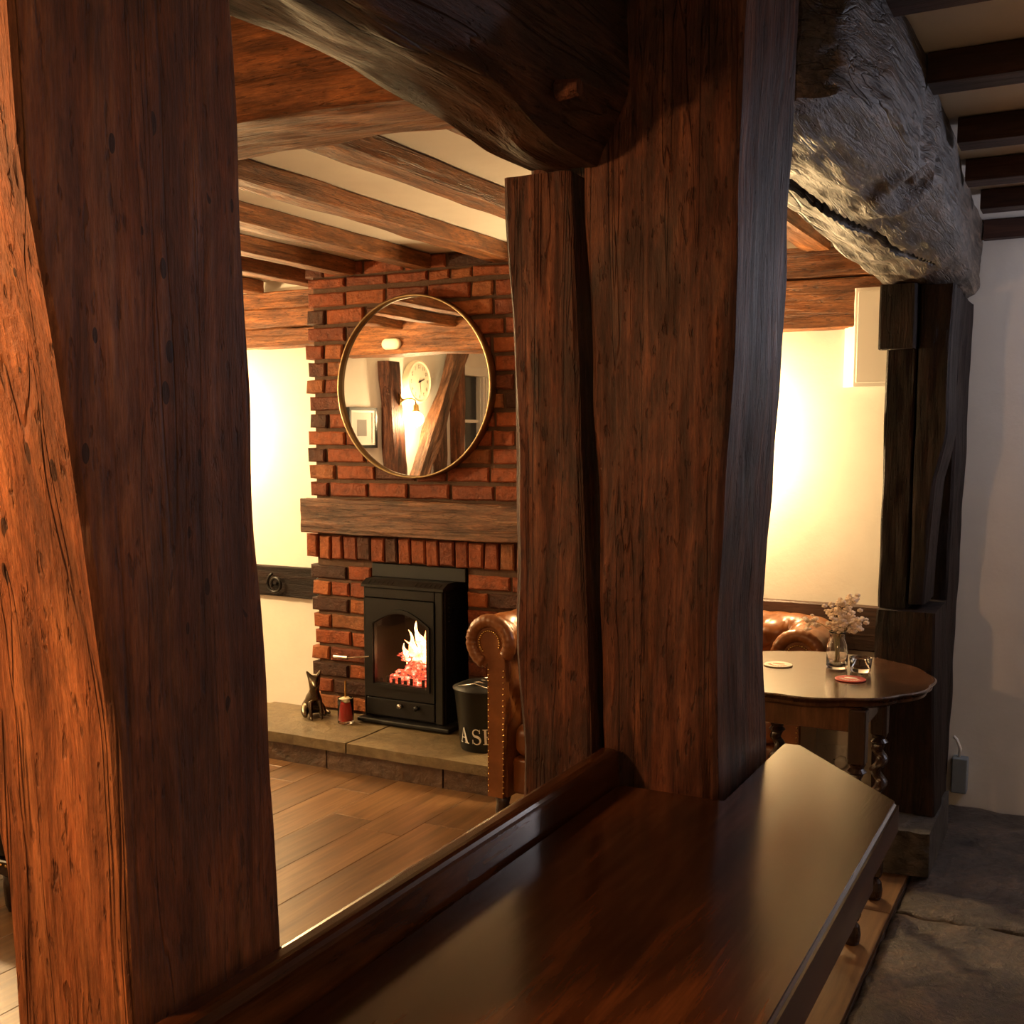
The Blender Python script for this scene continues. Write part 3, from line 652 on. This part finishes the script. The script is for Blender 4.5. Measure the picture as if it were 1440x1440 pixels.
# ---------------------------------------------------------------- chesterfield armchairs
def chesterfield(name,loc,rot,wid,dep,hgt,label):
    t=thing(name,(0,0,0),label,'armchair')
    rr=.10; seat=.40
    xo=wid/2-rr; yb=dep-rr      # path: arm front (-xo,0.03) -> back -> arm front
    path=[];cr=.13
    n=16
    def seg(p,q,k): return [(p[0]+(q[0]-p[0])*i/k,p[1]+(q[1]-p[1])*i/k) for i in range(k)]
    path+=seg((-xo,.03),(-xo,yb-cr),n)
    path+=[(-xo+cr-cr*math.cos(a),yb-cr+cr*math.sin(a)) for a in [PI/2*i/8 for i in range(8)]]
    path+=seg((-xo+cr,yb),(xo-cr,yb),n)
    path+=[(xo-cr+cr*math.sin(a),yb-cr+cr*math.cos(a)) for a in [PI/2*i/8 for i in range(8)]]
    path+=seg((xo,yb-cr),(xo,.03),n)+[(xo,.03)]
    prof=[]                       # (outward offset, height), inner side first
    zc=hgt-rr
    for k in range(12): prof.append((-.055-.012*math.sin(PI*k/12),seat-.04+(zc-.02-seat+.04)*k/12))
    for k in range(25):
        a=math.radians(205-k*(205+75)/24); prof.append((.015+rr*math.cos(a),zc+rr*math.sin(a)))
    for k in range(9): prof.append((.026-.0*k,zc-.085-(zc-.085-.12)*k/8))
    prof+= [(-.05,.12)]
    dense=[]
    P3=[Vector((p[0],p[1])) for p in path]; L=[0]
    for a,b in zip(P3,P3[1:]): L.append(L[-1]+(b-a).length)
    # resample the path densely
    m=150; Q=[]
    for i in range(m+1):
        s=L[-1]*i/m; j=max(0,min(len(L)-2,next((k for k in range(len(L)-1) if L[k+1]>=s),len(L)-2)))
        f=(s-L[j])/(L[j+1]-L[j]); Q.append((P3[j].lerp(P3[j+1],f),s))
    bm=bmesh.new(); rings=[]
    plen=[0]
    for a,b in zip(prof,prof[1:]): plen.append(plen[-1]+math.hypot(a[0]-b[0],a[1]-b[1]))
    for i,(p,s) in enumerate(Q):
        tg=(Q[min(i+1,m)][0]-Q[max(i-1,0)][0]).normalized(); nn=Vector((-tg.y,tg.x))
        ring=[]
        for k,(o_,z_) in enumerate(prof):
            d=0
            if k<28:
                a=s/.15+plen[k]/.17; b=s/.15-plen[k]/.17
                fade=min(1,max(0,(28-k)/12)); d=.030*fade*(1-min(1,(abs(math.sin(PI*a))*abs(math.sin(PI*b)))**.33*1.0))
            k0,k1=max(0,k-1),min(len(prof)-1,k+1); tx,tz=prof[k1][0]-prof[k0][0],prof[k1][1]-prof[k0][1]; l_=math.hypot(tx,tz) or 1
            nx,nz=-tz/l_,tx/l_
            oo=o_-nx*d; zz=z_-nz*d
            ring.append(bm.verts.new((p.x+nn.x*oo,p.y+nn.y*oo,zz)))
        rings.append(ring)
    for A,B in zip(rings,rings[1:]):
        for k in range(len(prof)-1): bm.faces.new((A[k],A[k+1],B[k+1],B[k]))
        bm.faces.new((A[-1],A[0],B[0],B[-1]))
    bm.faces.new(rings[0][::-1]); bm.faces.new(rings[-1]); fixn(bm)
    parts=[obj('tufted_upholstery',bm,M['leather'],None,True)]
    # arm front scroll panels
    for sgn in (-1,1):
        bm=bmesh.new(); pr2=[(o_*1.,z_) for o_,z_ in prof]
        fnc=lambda a,b,d:(sgn*(xo+a),d,b)
        prism(bm,[(a*.86+.002,(b-zc)*.9+zc if b>zc-.09 else b) for a,b in pr2],fnc,.008,.031); fixn(bm); parts.append(obj('arm_front',bm,M['leather'],None))
        # pleated pad round the scroll
        bm=bmesh.new(); pts=[];rd=[]
        for k in range(60):
            a=math.radians(215-k*(215+70)/59); pts.append((sgn*(xo+.015+(rr-.020)*math.cos(a)),.016,zc+(rr-.020)*math.sin(a))); rd.append(.026+.0012*math.sin(k*2.1))
        tube(bm,pts,rd,10); parts.append(obj('scroll_pad',bm,M['leather'],None,True))
        bm=bmesh.new()
        for k in range(22):
            a=math.radians(200-k*(250)/21); bmesh.ops.create_icosphere(bm,subdivisions=1,radius=.005,matrix=Matrix.Translation((sgn*(xo+.015+(rr-.056)*math.cos(a)),.006,zc+(rr-.056)*math.sin(a))))
        for k in range(22):
            for dx in (-.046,.018): bmesh.ops.create_icosphere(bm,subdivisions=1,radius=.0045,matrix=Matrix.Translation((sgn*(xo+dx),.006,.14+k*(zc-.24)/21)))
        o=obj('stud_trim',bm,M['brass'],None,True); o['kind']='stuff'; parts.append(o)
        for y in (.06,dep-.14):
            bm=bmesh.new(); lathe(bm,[(.016,0),(.026,.02),(.03,.06),(.024,.085),(.034,.12)],(sgn*(xo-.01),y,0),16); fixn(bm); parts.append(obj('leg',bm,M['legwood'],None,True))
    parts.append(obj('seat_base',nb(-xo+.055,xo-.055,.05,yb-.06,.13,.27,.015,2),M['leather'],None,True))
    bm=nb(-xo+.062,xo-.062,.035,yb-.07,.272,seat,.045,5); parts.append(obj('seat_cushion',bm,M['leather'],None,True))
    T=Matrix.Translation(loc)@Matrix.Rotation(rot,4,'Z')
    t.location=loc; t.rotation_euler=(0,0,rot)
    for p in parts:
        p.parent=t
    return t
chesterfield('armchair',(-1.665,3.48,0),math.radians(-4),.76,.56,.80,'tan leather buttoned armchair with rolled studded arms in front of the hearth')
chesterfield('armchair',(-1.235,4.085,0),math.radians(0),.70,.53,.735,'tan leather buttoned armchair in the alcove behind the round table')
# ---------------------------------------------------------------- table
TC=(-.765,3.455); TR=.345; TZ=.72
tb=thing('side_table',(TC[0],TC[1],0),'round dark wooden table with a scalloped edge and twisted legs','table')
sc_=lambda r,z,a: r*(1+.036*abs(math.sin(6*a+.4))**.7*min(1,r/.3))
bm=bmesh.new(); lathe(bm,[(.02,TZ-.030),(TR-.045,TZ-.030),(TR-.03,TZ-.036),(TR-.012,TZ-.026),(TR-.010,TZ-.018),(TR-.017,TZ-.013),(TR-.003,TZ-.008),(TR,TZ-.003),(TR-.005,TZ)],(TC[0],TC[1],0),144,True,sc_); fixn(bm); obj('table_top',bm,M['tablewood'],tb,False)
LU0,LU1,LV0,LV1=-.895,-.575,3.165,3.52
for a in ((LU0,LU1,LV0-.008,LV0+.008),(LU0,LU1,LV1-.008,LV1+.008),(LU0-.008,LU0+.008,LV0,LV1),(LU1-.008,LU1+.008,LV0,LV1)):
    obj('apron',nb(a[0],a[1],a[2],a[3],TZ-.10,TZ-.031,.002,1),M['tablewood'],tb)
def twist_leg(x,y):
    bm=bmesh.new(); pf=[(.020,0),(.024,.01),(.026,.03),(.022,.055),(.013,.066),(.02,.075)]
    lathe(bm,pf,(x,y,0),20); 
    box(bm,x-.022,x+.022,y-.022,y+.022,.076,.15,.003,1)
    N2=70; rings=[]
    for i in range(N2+1):
        z=.151+.349*i/N2; e=min(1,i/5,(N2-i)/5); ring=[]
        cx,cy=.010*e*math.cos(z*2*PI/.075),.010*e*math.sin(z*2*PI/.075)
        for k in range(14):
            a=2*PI*k/14; r=.0185
            ring.append(bm.verts.new((x+cx+r*math.cos(a),y+cy+r*math.sin(a),z)))
        rings.append(ring)
    for A,B in zip(rings,rings[1:]):
        for k in range(14): bm.faces.new((A[k],A[(k+1)%14],B[(k+1)%14],B[k]))
    lathe(bm,[(.018,.50),(.027,.508),(.018,.518),(.024,.53)],(x,y,0),16)
    box(bm,x-.024,x+.024,y-.024,y+.024,.531,TZ-.032,.003,1); fixn(bm)
    return bm
for x in (LU0,LU1):
    for y in (LV0,LV1): obj('leg',twist_leg(x,y),M['legwood'],tb,False)
for a in ((LU0,LU1,LV0,LV0),(LU0,LU1,LV1,LV1),(LU0,LU0,LV0,LV1),(LU1,LU1,LV0,LV1)):
    obj('stretcher',nb(min(a[0],a[1])-.009,max(a[0],a[1])+.009,min(a[2],a[3])-.009,max(a[2],a[3])+.009,.10,.125,.002,1),M['legwood'],tb)
# coasters
def coaster(x,y,base,ink,label):
    t=thing('drink_coaster',(x,y,TZ+.0005),label,'coaster')
    bm=bmesh.new(); lathe(bm,[(.044,0),(.0455,.001),(.0455,.0025),(.044,.0035)],(x,y,TZ+.001),48); fixn(bm); obj('card',bm,M[base],t)
    bm=bmesh.new()
    for k in range(9):
        a=math.radians(200+k*17); r=.028
        prism(bm,[(-.003,-.005),(.003,-.005),(.0025,.005),(-.0015,.005)],lambda p,q,d,a=a,r=r:(x+(r+q)*math.cos(a)-p*math.sin(a),y+(r+q)*math.sin(a)+p*math.cos(a),TZ+d),.0046,.0050)
    prism(bm,[(.020*math.cos(k*PI/10),.011*math.sin(k*PI/10)) for k in range(20)],lambda p,q,d:(x+p,y+q+.006,TZ+d),.0046,.0050)
    fixn(bm); obj('print',bm,M[ink],t)
coaster(-.893,3.505,'ivory','orangeprint','ivory round drink coaster with orange print on the table')
coaster(-.645,3.395,'redcard','ivory','red round drink coaster with pale print in front of the vase')
# vase with dried flowers
VX,VY=-.718,3.55
va=thing('flower_vase',(VX,VY,TZ),'small clear glass bottle vase standing on the round table','vase')
bm=bmesh.new(); lathe(bm,[(.001,0),(.031,0),(.033,.004),(.034,.05),(.032,.075),(.024,.095),(.024,.112),(.028,.118),(.026,.118),(.0215,.110),(.0215,.095),(.0295,.074),(.0312,.05),(.030,.008),(.001,.007)],(VX,VY,TZ+.001),32,False); fixn(bm); obj('glass_body',bm,M['glass'],va,True)
fb=thing('flower_bunch',(VX,VY,TZ+.01),'bunch of pale pink dried flowers in the glass vase','flowers')
rs=random.Random(3)
for k in range(11):
    an=rs.uniform(0,2*PI); sp_=rs.uniform(.01,.07); top=Vector((VX+math.cos(an)*sp_*.9+.008,VY+math.sin(an)*sp_*.7,TZ+.118+rs.uniform(.04,.10)-sp_*.35))
    if k==0: top=Vector((VX-.085,VY-.01,TZ+.150))
    if k==1: top=Vector((VX+.045,VY,TZ+.225))
    base=Vector((VX+rs.uniform(-.008,.008),VY+rs.uniform(-.008,.008),TZ+.012)); neck=Vector((VX+(top.x-VX)*.15,VY+(top.y-VY)*.15,TZ+.112))
    bm=bmesh.new(); tube(bm,[base,neck,(neck+top)/2+Vector((0,0,.008)),top],.0014,5); st=obj('stem',bm,M['stem'],fb)
    bm=bmesh.new()
    for j in range(24):
        c=top+Vector((rs.gauss(0,.012),rs.gauss(0,.012),rs.gauss(-.006,.011))); bmesh.ops.create_icosphere(bm,subdivisions=1,radius=rs.uniform(.005,.011),matrix=Matrix.Translation(c)@Matrix.Diagonal((1,1,.7,1)))
    obj('blossom',bm,M['flower'],st,False)
GX,GY=-.640,3.525
gl=thing('tealight_glass',(GX,GY,TZ),'small clear glass tealight holder beside the vase','candle holder')
bm=bmesh.new(); lathe(bm,[(.001,0),(.027,0),(.031,.004),(.035,.045),(.033,.046),(.0275,.014),(.001,.012)],(GX,GY,TZ+.001),32,False); fixn(bm); obj('glass_cup',bm,M['glass'],gl,True)
bm=bmesh.new(); lathe(bm,[(.019,.0),(.0195,.010),(.018,.011)],(GX,GY,TZ+.0135),24); fixn(bm); obj('tealight',bm,M['wax'],gl,True)
# ---------------------------------------------------------------- wall fittings
t=thing('wall_socket',(-.955,VF-.005,.09),'white double power socket low on the alcove wall','socket')
obj('plate',nb(-1.03,-.885,VF-.012,VF-.001,.085,.17,.004,2),M['white'],t)
for uu in (-.995,-.925):
    obj('rocker',nb(uu+.012,uu+.026,VF-.017,VF-.012,.142,.162,.002,1),M['white'],t)
    for d in (-.011,.011): obj('slot',nb(uu+d-.003,uu+d+.003,VF-.0135,VF-.0118,.105,.110),M['black'],t)
pl_=bmesh.new(); lathe(pl_,[(.024,0),(.026,.03),(.02,.036)],(0,0,0),20); bmesh.ops.transform(pl_,matrix=Matrix.Translation((-.905,VF-.014,.105))@Matrix.Rotation(PI/2,4,'X'),verts=pl_.verts); fixn(pl_)
tag(obj('power_plug',pl_,M['white'],None,True),'round white plug pushed into the double socket','plug')
bm=bmesh.new(); prism(bm,[(-.945,VF-.002),(-.945,VF-.02),(-.895,VF-.075),(-.72,VF-.075),(-.72,VF-.002)],lambda a,b,d:(a,b,d),1.65,2.035); fixn(bm)
t=thing('wall_cabinet',(-.83,VF-.03,1.65),'white boxed wall cabinet high in the alcove beside the dark post','cabinet'); cbx=obj('casing',bm,M['white'],t)
obj('cover',nb(-.885,-.73,VF-.081,VF-.0755,1.665,2.02,.002,1),M['white'],t)
t=thing('junction_box',(-.445,VF-.03,.06),'grey plastic junction box at the foot of the white wall behind the dark post','junction box')
obj('casing',nb(-.472,-.415,VF-.06,VF-.001,.05,.19,.004,2),M['greyplastic'],t)
bm=bmesh.new(); tube(bm,[(-.45,VF-.03,.19),(-.445,VF-.035,.225),(-.46,VF-.03,.26),(-.472,VF-.03,.27)],.006,8); obj('cable',bm,M['white'],t,True)
# ---------------------------------------------------------------- left wall (seen in the mirror)
U0=UL+.001
o=timber('wall_post','h',0,2.025,U0,U0+.10,[(0,1.10),(1.2,1.19),(2.03,1.285)],[(0,1.29),(1.2,1.36),(2.03,1.435)],M['mid'],amp=.004,big=.012,cham=.012,step=.04); tag(o,'crooked brown wall post carrying the brass wall lamp, reflected in the mirror','wall post')
o=timber('wall_post','h',0,2.20,U0,U0+.10,.285,.375,M['left'],amp=.003,big=.004,cham=.01,step=.05); tag(o,'narrow red-brown wall post beside the window, reflected in the mirror','wall post')
o=timber('wall_post','h',0,1.66,U0,U0+.07,.53,.655,M['mantel'],amp=.004,big=.006,cham=.01,step=.05); tag(o,'short brown stud under the slanting brace, reflected in the mirror','wall post')
# slanting brace
bm=bmesh.new(); p0=Vector((U0+.055,1.30,.70)); p1=Vector((U0+.055,.40,2.20)); d=(p1-p0); Ld=d.length
b=timber('wall_brace','h',0,Ld,-.05,.05,-.085,.085,M['mantel'],amp=.005,big=.010,cham=.02,step=.04)
zx=d.normalized(); xx=Vector((1,0,0)); yy=zx.cross(xx); b.matrix_basis=Matrix.Translation(p0+Vector((.06,0,0)))@Matrix((xx,yy,zx)).transposed().to_4x4()
bm.free(); tag(b,'slanting brown oak brace across the wall, reflected in the mirror','brace')
def sconce(P,dx,dy,label,watt,col=WARM):
    """P = point on wall; (dx,dy) = outward unit"""
    t=thing('wall_lamp',P,label,'wall lamp','brass wall lamps'); D=Vector((dx,dy,0)); P=Vector(P)
    R=Matrix.Translation(P)@D.to_track_quat('Z','Y').to_matrix().to_4x4()
    bm=bmesh.new(); lathe(bm,[(.045,.001),(.047,.006),(.035,.014),(.014,.026),(.010,.04)],n=28); bmesh.ops.transform(bm,matrix=R,verts=bm.verts); fixn(bm); obj('back_plate',bm,M['brass'],t,True)
    bm=bmesh.new(); tube(bm,[P+D*.035,P+D*.07+Vector((0,0,.012)),P+D*.11+Vector((0,0,.012)),P+D*.135,P+D*.14+Vector((0,0,-.03))],.006,8); obj('arm',bm,M['brass'],t,True)
    Q=P+D*.14
    bm=bmesh.new(); lathe(bm,[(.008,-.03),(.020,-.038),(.022,-.075),(.030,-.080),(.030,-.086),(.018,-.086)],Q,24); fixn(bm); obj('lamp_holder',bm,M['brass'],t,True)
    bm=bmesh.new(); lathe(bm,[(.012,-.087),(.014,-.10),(.027,-.13),(.030,-.15),(.024,-.172),(.010,-.182)],Q,20); fixn(bm); obj('bulb',bm,M['bulb'],t,True)
    lamp('wall_lamp_light',Q+Vector((0,0,-.145)),watt,col,.055,t)
sconce((U0+.101,1.30,1.735),.62,-.78,'brass wall lamp on the crooked wall post, reflected in the mirror',LAMP_LEFT)
sconce((U0,3.15,1.75),1,0,'added brass fill lamp on the left wall near the recess, out of view',LAMP_SIDE_FILL)  # extra lamp added out of view to brighten the room and its ceiling
sconce((-4.30,VF-.001,1.66),0,-1,'brass wall lamp in the left recess beside the chimney',LAMP_RECESS)
sconce((-1.50,VF-.001,1.62),0,-1,'brass wall lamp in the alcove behind the cracked post',LAMP_ALCOVE)
# clock
ck=thing('wall_clock',(U0,.935,1.71),'round cream wall clock with black hands, reflected in the mirror','clock')
RX=Matrix.Translation((U0,.935,1.89))@Matrix.Rotation(PI/2,4,'Y')
bm=bmesh.new(); lathe(bm,[(.155,.0),(.165,.01),(.172,.055),(.166,.066),(.150,.064),(.148,.056),(.02,.056)],n=56); bmesh.ops.transform(bm,matrix=RX,verts=bm.verts); fixn(bm); obj('case',bm,M['cream'],ck,True)
bm=bmesh.new(); bmesh.ops.create_circle(bm,cap_ends=True,segments=56,radius=.149); bmesh.ops.transform(bm,matrix=Matrix.Translation((.0575,0,0))@RX,verts=bm.verts); fixn(bm); obj('dial',bm,M['cream'],ck)
def dialpt(ang,r,off=.0): # ang clockwise from 12 as seen by a viewer facing the dial (viewer's right is +v)
    return Vector((U0+.0585+off,.935+math.sin(ang)*r,1.89+math.cos(ang)*r))
for h in range(1,13):
    cu=bpy.data.curves.new('numeral','FONT'); cu.body=str(h); cu.size=.042; cu.align_x='CENTER'; cu.align_y='CENTER'
    tmp=bpy.data.objects.new('n',cu); C.objects.link(tmp); dg=bpy.context.evaluated_depsgraph_get(); dg.update(); me=bpy.data.meshes.new_from_object(tmp.evaluated_get(dg)); bpy.data.objects.remove(tmp)
    p=dialpt(h*PI/6,.118); me.transform(Matrix.Translation(p)@Matrix(((0,0,1),(1,0,0),(0,1,0))).to_4x4()); obj('numeral',me,M['black'],ck)
def hand(name,ang,L,wd,off):
    bm=bmesh.new(); a=dialpt(ang,-.02,off); b=dialpt(ang,L,off); n=Vector((0,math.cos(ang),-math.sin(ang)))*wd
    vv=[bm.verts.new(p) for p in (a-n,b-n*.4,b+n*.4,a+n)]; bm.faces.new(vv); ex=bmesh.ops.extrude_face_region(bm,geom=bm.faces[:])
    for q in ex['geom']:
        if isinstance(q,bmesh.types.BMVert): q.co.x+=.001
    fixn(bm); obj(name,bm,M['black'],ck)
hand('hour_hand',math.radians(-72),.075,.006,.002); hand('minute_hand',math.radians(187),.115,.003,.004)
# framed picture
pf=thing('picture_frame',(U0,1.655,1.37),'black framed picture with a wide white mount, reflected in the mirror','picture')
def fr(name,y0,y1,z0,z1,wd,x0,x1,mat):
    bm=bmesh.new(); frame_plate2=[(y0,z0),(y1,z0),(y1,z1),(y0,z1)]; inn_=[(y0+wd,z0+wd),(y1-wd,z0+wd),(y1-wd,z1-wd),(y0+wd,z1-wd)]
    A=[[bm.verts.new((x,a,b)) for a,b in q] for x in (x0,x1) for q in (frame_plate2,inn_)]
    for i in range(4):
        j=(i+1)%4; bm.faces.new((A[0][i],A[0][j],A[1][j],A[1][i])); bm.faces.new((A[2][i],A[3][i],A[3][j],A[2][j])); bm.faces.new((A[0][i],A[2][i],A[2][j],A[0][j])); bm.faces.new((A[1][i],A[1][j],A[3][j],A[3][i]))
    fixn(bm); return obj(name,bm,mat,pf)
fr('outer_frame',1.485,1.835,1.37,1.67,.022,U0,U0+.03,M['black']); fr('inner_frame',1.507,1.813,1.392,1.648,.014,U0,U0+.024,M['white'])
obj('mount',nb(U0,U0+.012,1.52,1.80,1.405,1.635),M['paper'],pf); obj('print',nb(U0+.012,U0+.013,1.60,1.72,1.46,1.58),M['photo'],pf)
# emergency light on the cross beam
el=thing('emergency_light',(-4.41,1.955,2.06),'oval cream bulkhead light on the cross beam, reflected in the mirror','light fitting')
bm=bmesh.new(); n=32; prof=[]
rings=[]
for (sc,dy) in ((1,.0),(1,.02),(.9,.034),(.5,.040)):
    ring=[]
    for k in range(n):
        a=2*PI*k/n; ca,sa=math.cos(a),math.sin(a); x=.036*(1 if ca>0 else -1)+.038*ca; ring.append(bm.verts.new((-4.405+x*sc,1.958+dy,2.094+.038*sa*sc)))
    rings.append(ring)
for A,B in zip(rings,rings[1:]):
    for k in range(n): bm.faces.new((A[k],A[(k+1)%n],B[(k+1)%n],B[k]))
bm.faces.new(rings[0][::-1]); bm.faces.new(rings[-1]); fixn(bm); obj('diffuser',bm,M['cream'],el,True)
# pendant over the near table area (left of the near post, out of view) and ceiling spot in the passage
pn=thing('pendant_lamp',(-1.20,.0,CE),'brass pendant lamp hanging left of the near post','pendant lamp')
bm=bmesh.new(); tube(bm,[(-1.20,.0,CE-.001),(-1.20,.0,1.86)],.004,8); obj('flex',bm,M['black'],pn)
bm=bmesh.new(); lathe(bm,[(.012,.12),(.02,.118),(.03,.09),(.11,.0),(.108,0),(.028,.086),(.012,.114)],(-1.20,.0,1.745),32,False); fixn(bm); obj('lamp_shade',bm,M['brass'],pn,True)
bm=bmesh.new(); lathe(bm,[(.010,.08),(.014,.06),(.028,.03),(.030,.012),(.02,-.012),(.006,-.02)],(-1.20,.0,1.745),20); fixn(bm); obj('bulb',bm,M['bulb'],pn,True)
lamp('pendant_light',(-1.20,.0,1.70),LAMP_PENDANT,WARMER,.05,pn)
cl=thing('ceiling_light',(.78,4.22,CE-.25),'small pale pendant light over the flagstones','ceiling light')
bm=bmesh.new(); lathe(bm,[(.06,0),(.062,-.012),(.045,-.03),(.01,-.036)],(.78,4.22,CE-.21),32); fixn(bm); obj('diffuser',bm,M['bulb'],cl,True)
bm=bmesh.new(); tube(bm,[(.78,4.22,CE-.001),(.78,4.22,CE-.212)],.004,8); obj('flex',bm,M['white'],cl)
lamp('ceiling_light_glow',(.78,4.22,CE-.30),LAMP_CEIL,(.76,.79,1.0),.05,cl)

# unseen pendant added behind the camera to lift the light on the posts
en=thing('pendant_lamp',(.55,-1.0,CE),'added brass fill pendant hanging over the flagstones, out of view','pendant lamp')
bm=bmesh.new(); tube(bm,[(.55,-1.0,CE-.001),(.55,-1.0,2.06)],.004,8); obj('flex',bm,M['black'],en)
bm=bmesh.new(); lathe(bm,[(.012,.12),(.02,.118),(.03,.09),(.11,.0),(.108,0),(.028,.086),(.012,.114)],(.55,-1.0,1.945),32,False); fixn(bm); obj('lamp_shade',bm,M['brass'],en,True)
bm=bmesh.new(); lathe(bm,[(.010,.08),(.014,.06),(.028,.03),(.030,.012),(.02,-.012),(.006,-.02)],(.55,-1.0,1.945),20); fixn(bm); obj('bulb',bm,M['bulb'],en,True)
lamp('pendant_light',(.55,-1.0,1.90),LAMP_CAM_FILL,(1,.68,.46),.05,en)

# dark footstool beyond the near post
ft=thing('footstool',(-3.1,2.36,0),'low black leather footstool with brass studs on the wooden floor','footstool')
obj('cushion',nb(-3.34,-2.86,2.14,2.58,.17,.30,.04,4),plain('black_leather',(.012,.010,.009),.3),ft,True)
obj('rail',nb(-3.33,-2.87,2.15,2.57,.12,.168,.004,1),M['legwood'],ft)
for x in (-3.30,-2.90):
    for y in (2.18,2.54):
        bm=bmesh.new(); lathe(bm,[(.014,0),(.022,.02),(.026,.08),(.024,.119)],(x,y,0.0006),14); fixn(bm); obj('leg',bm,M['legwood'],ft,True)
bm=bmesh.new()
for k in range(20): bmesh.ops.create_icosphere(bm,subdivisions=1,radius=.006,matrix=Matrix.Translation((-3.32+.44*k/19,2.148,.156))); bmesh.ops.create_icosphere(bm,subdivisions=1,radius=.006,matrix=Matrix.Translation((-2.868,2.16+.40*k/19,.156)))
tag(obj('stud_trim',bm,M['brass'],ft,True),kind='stuff')
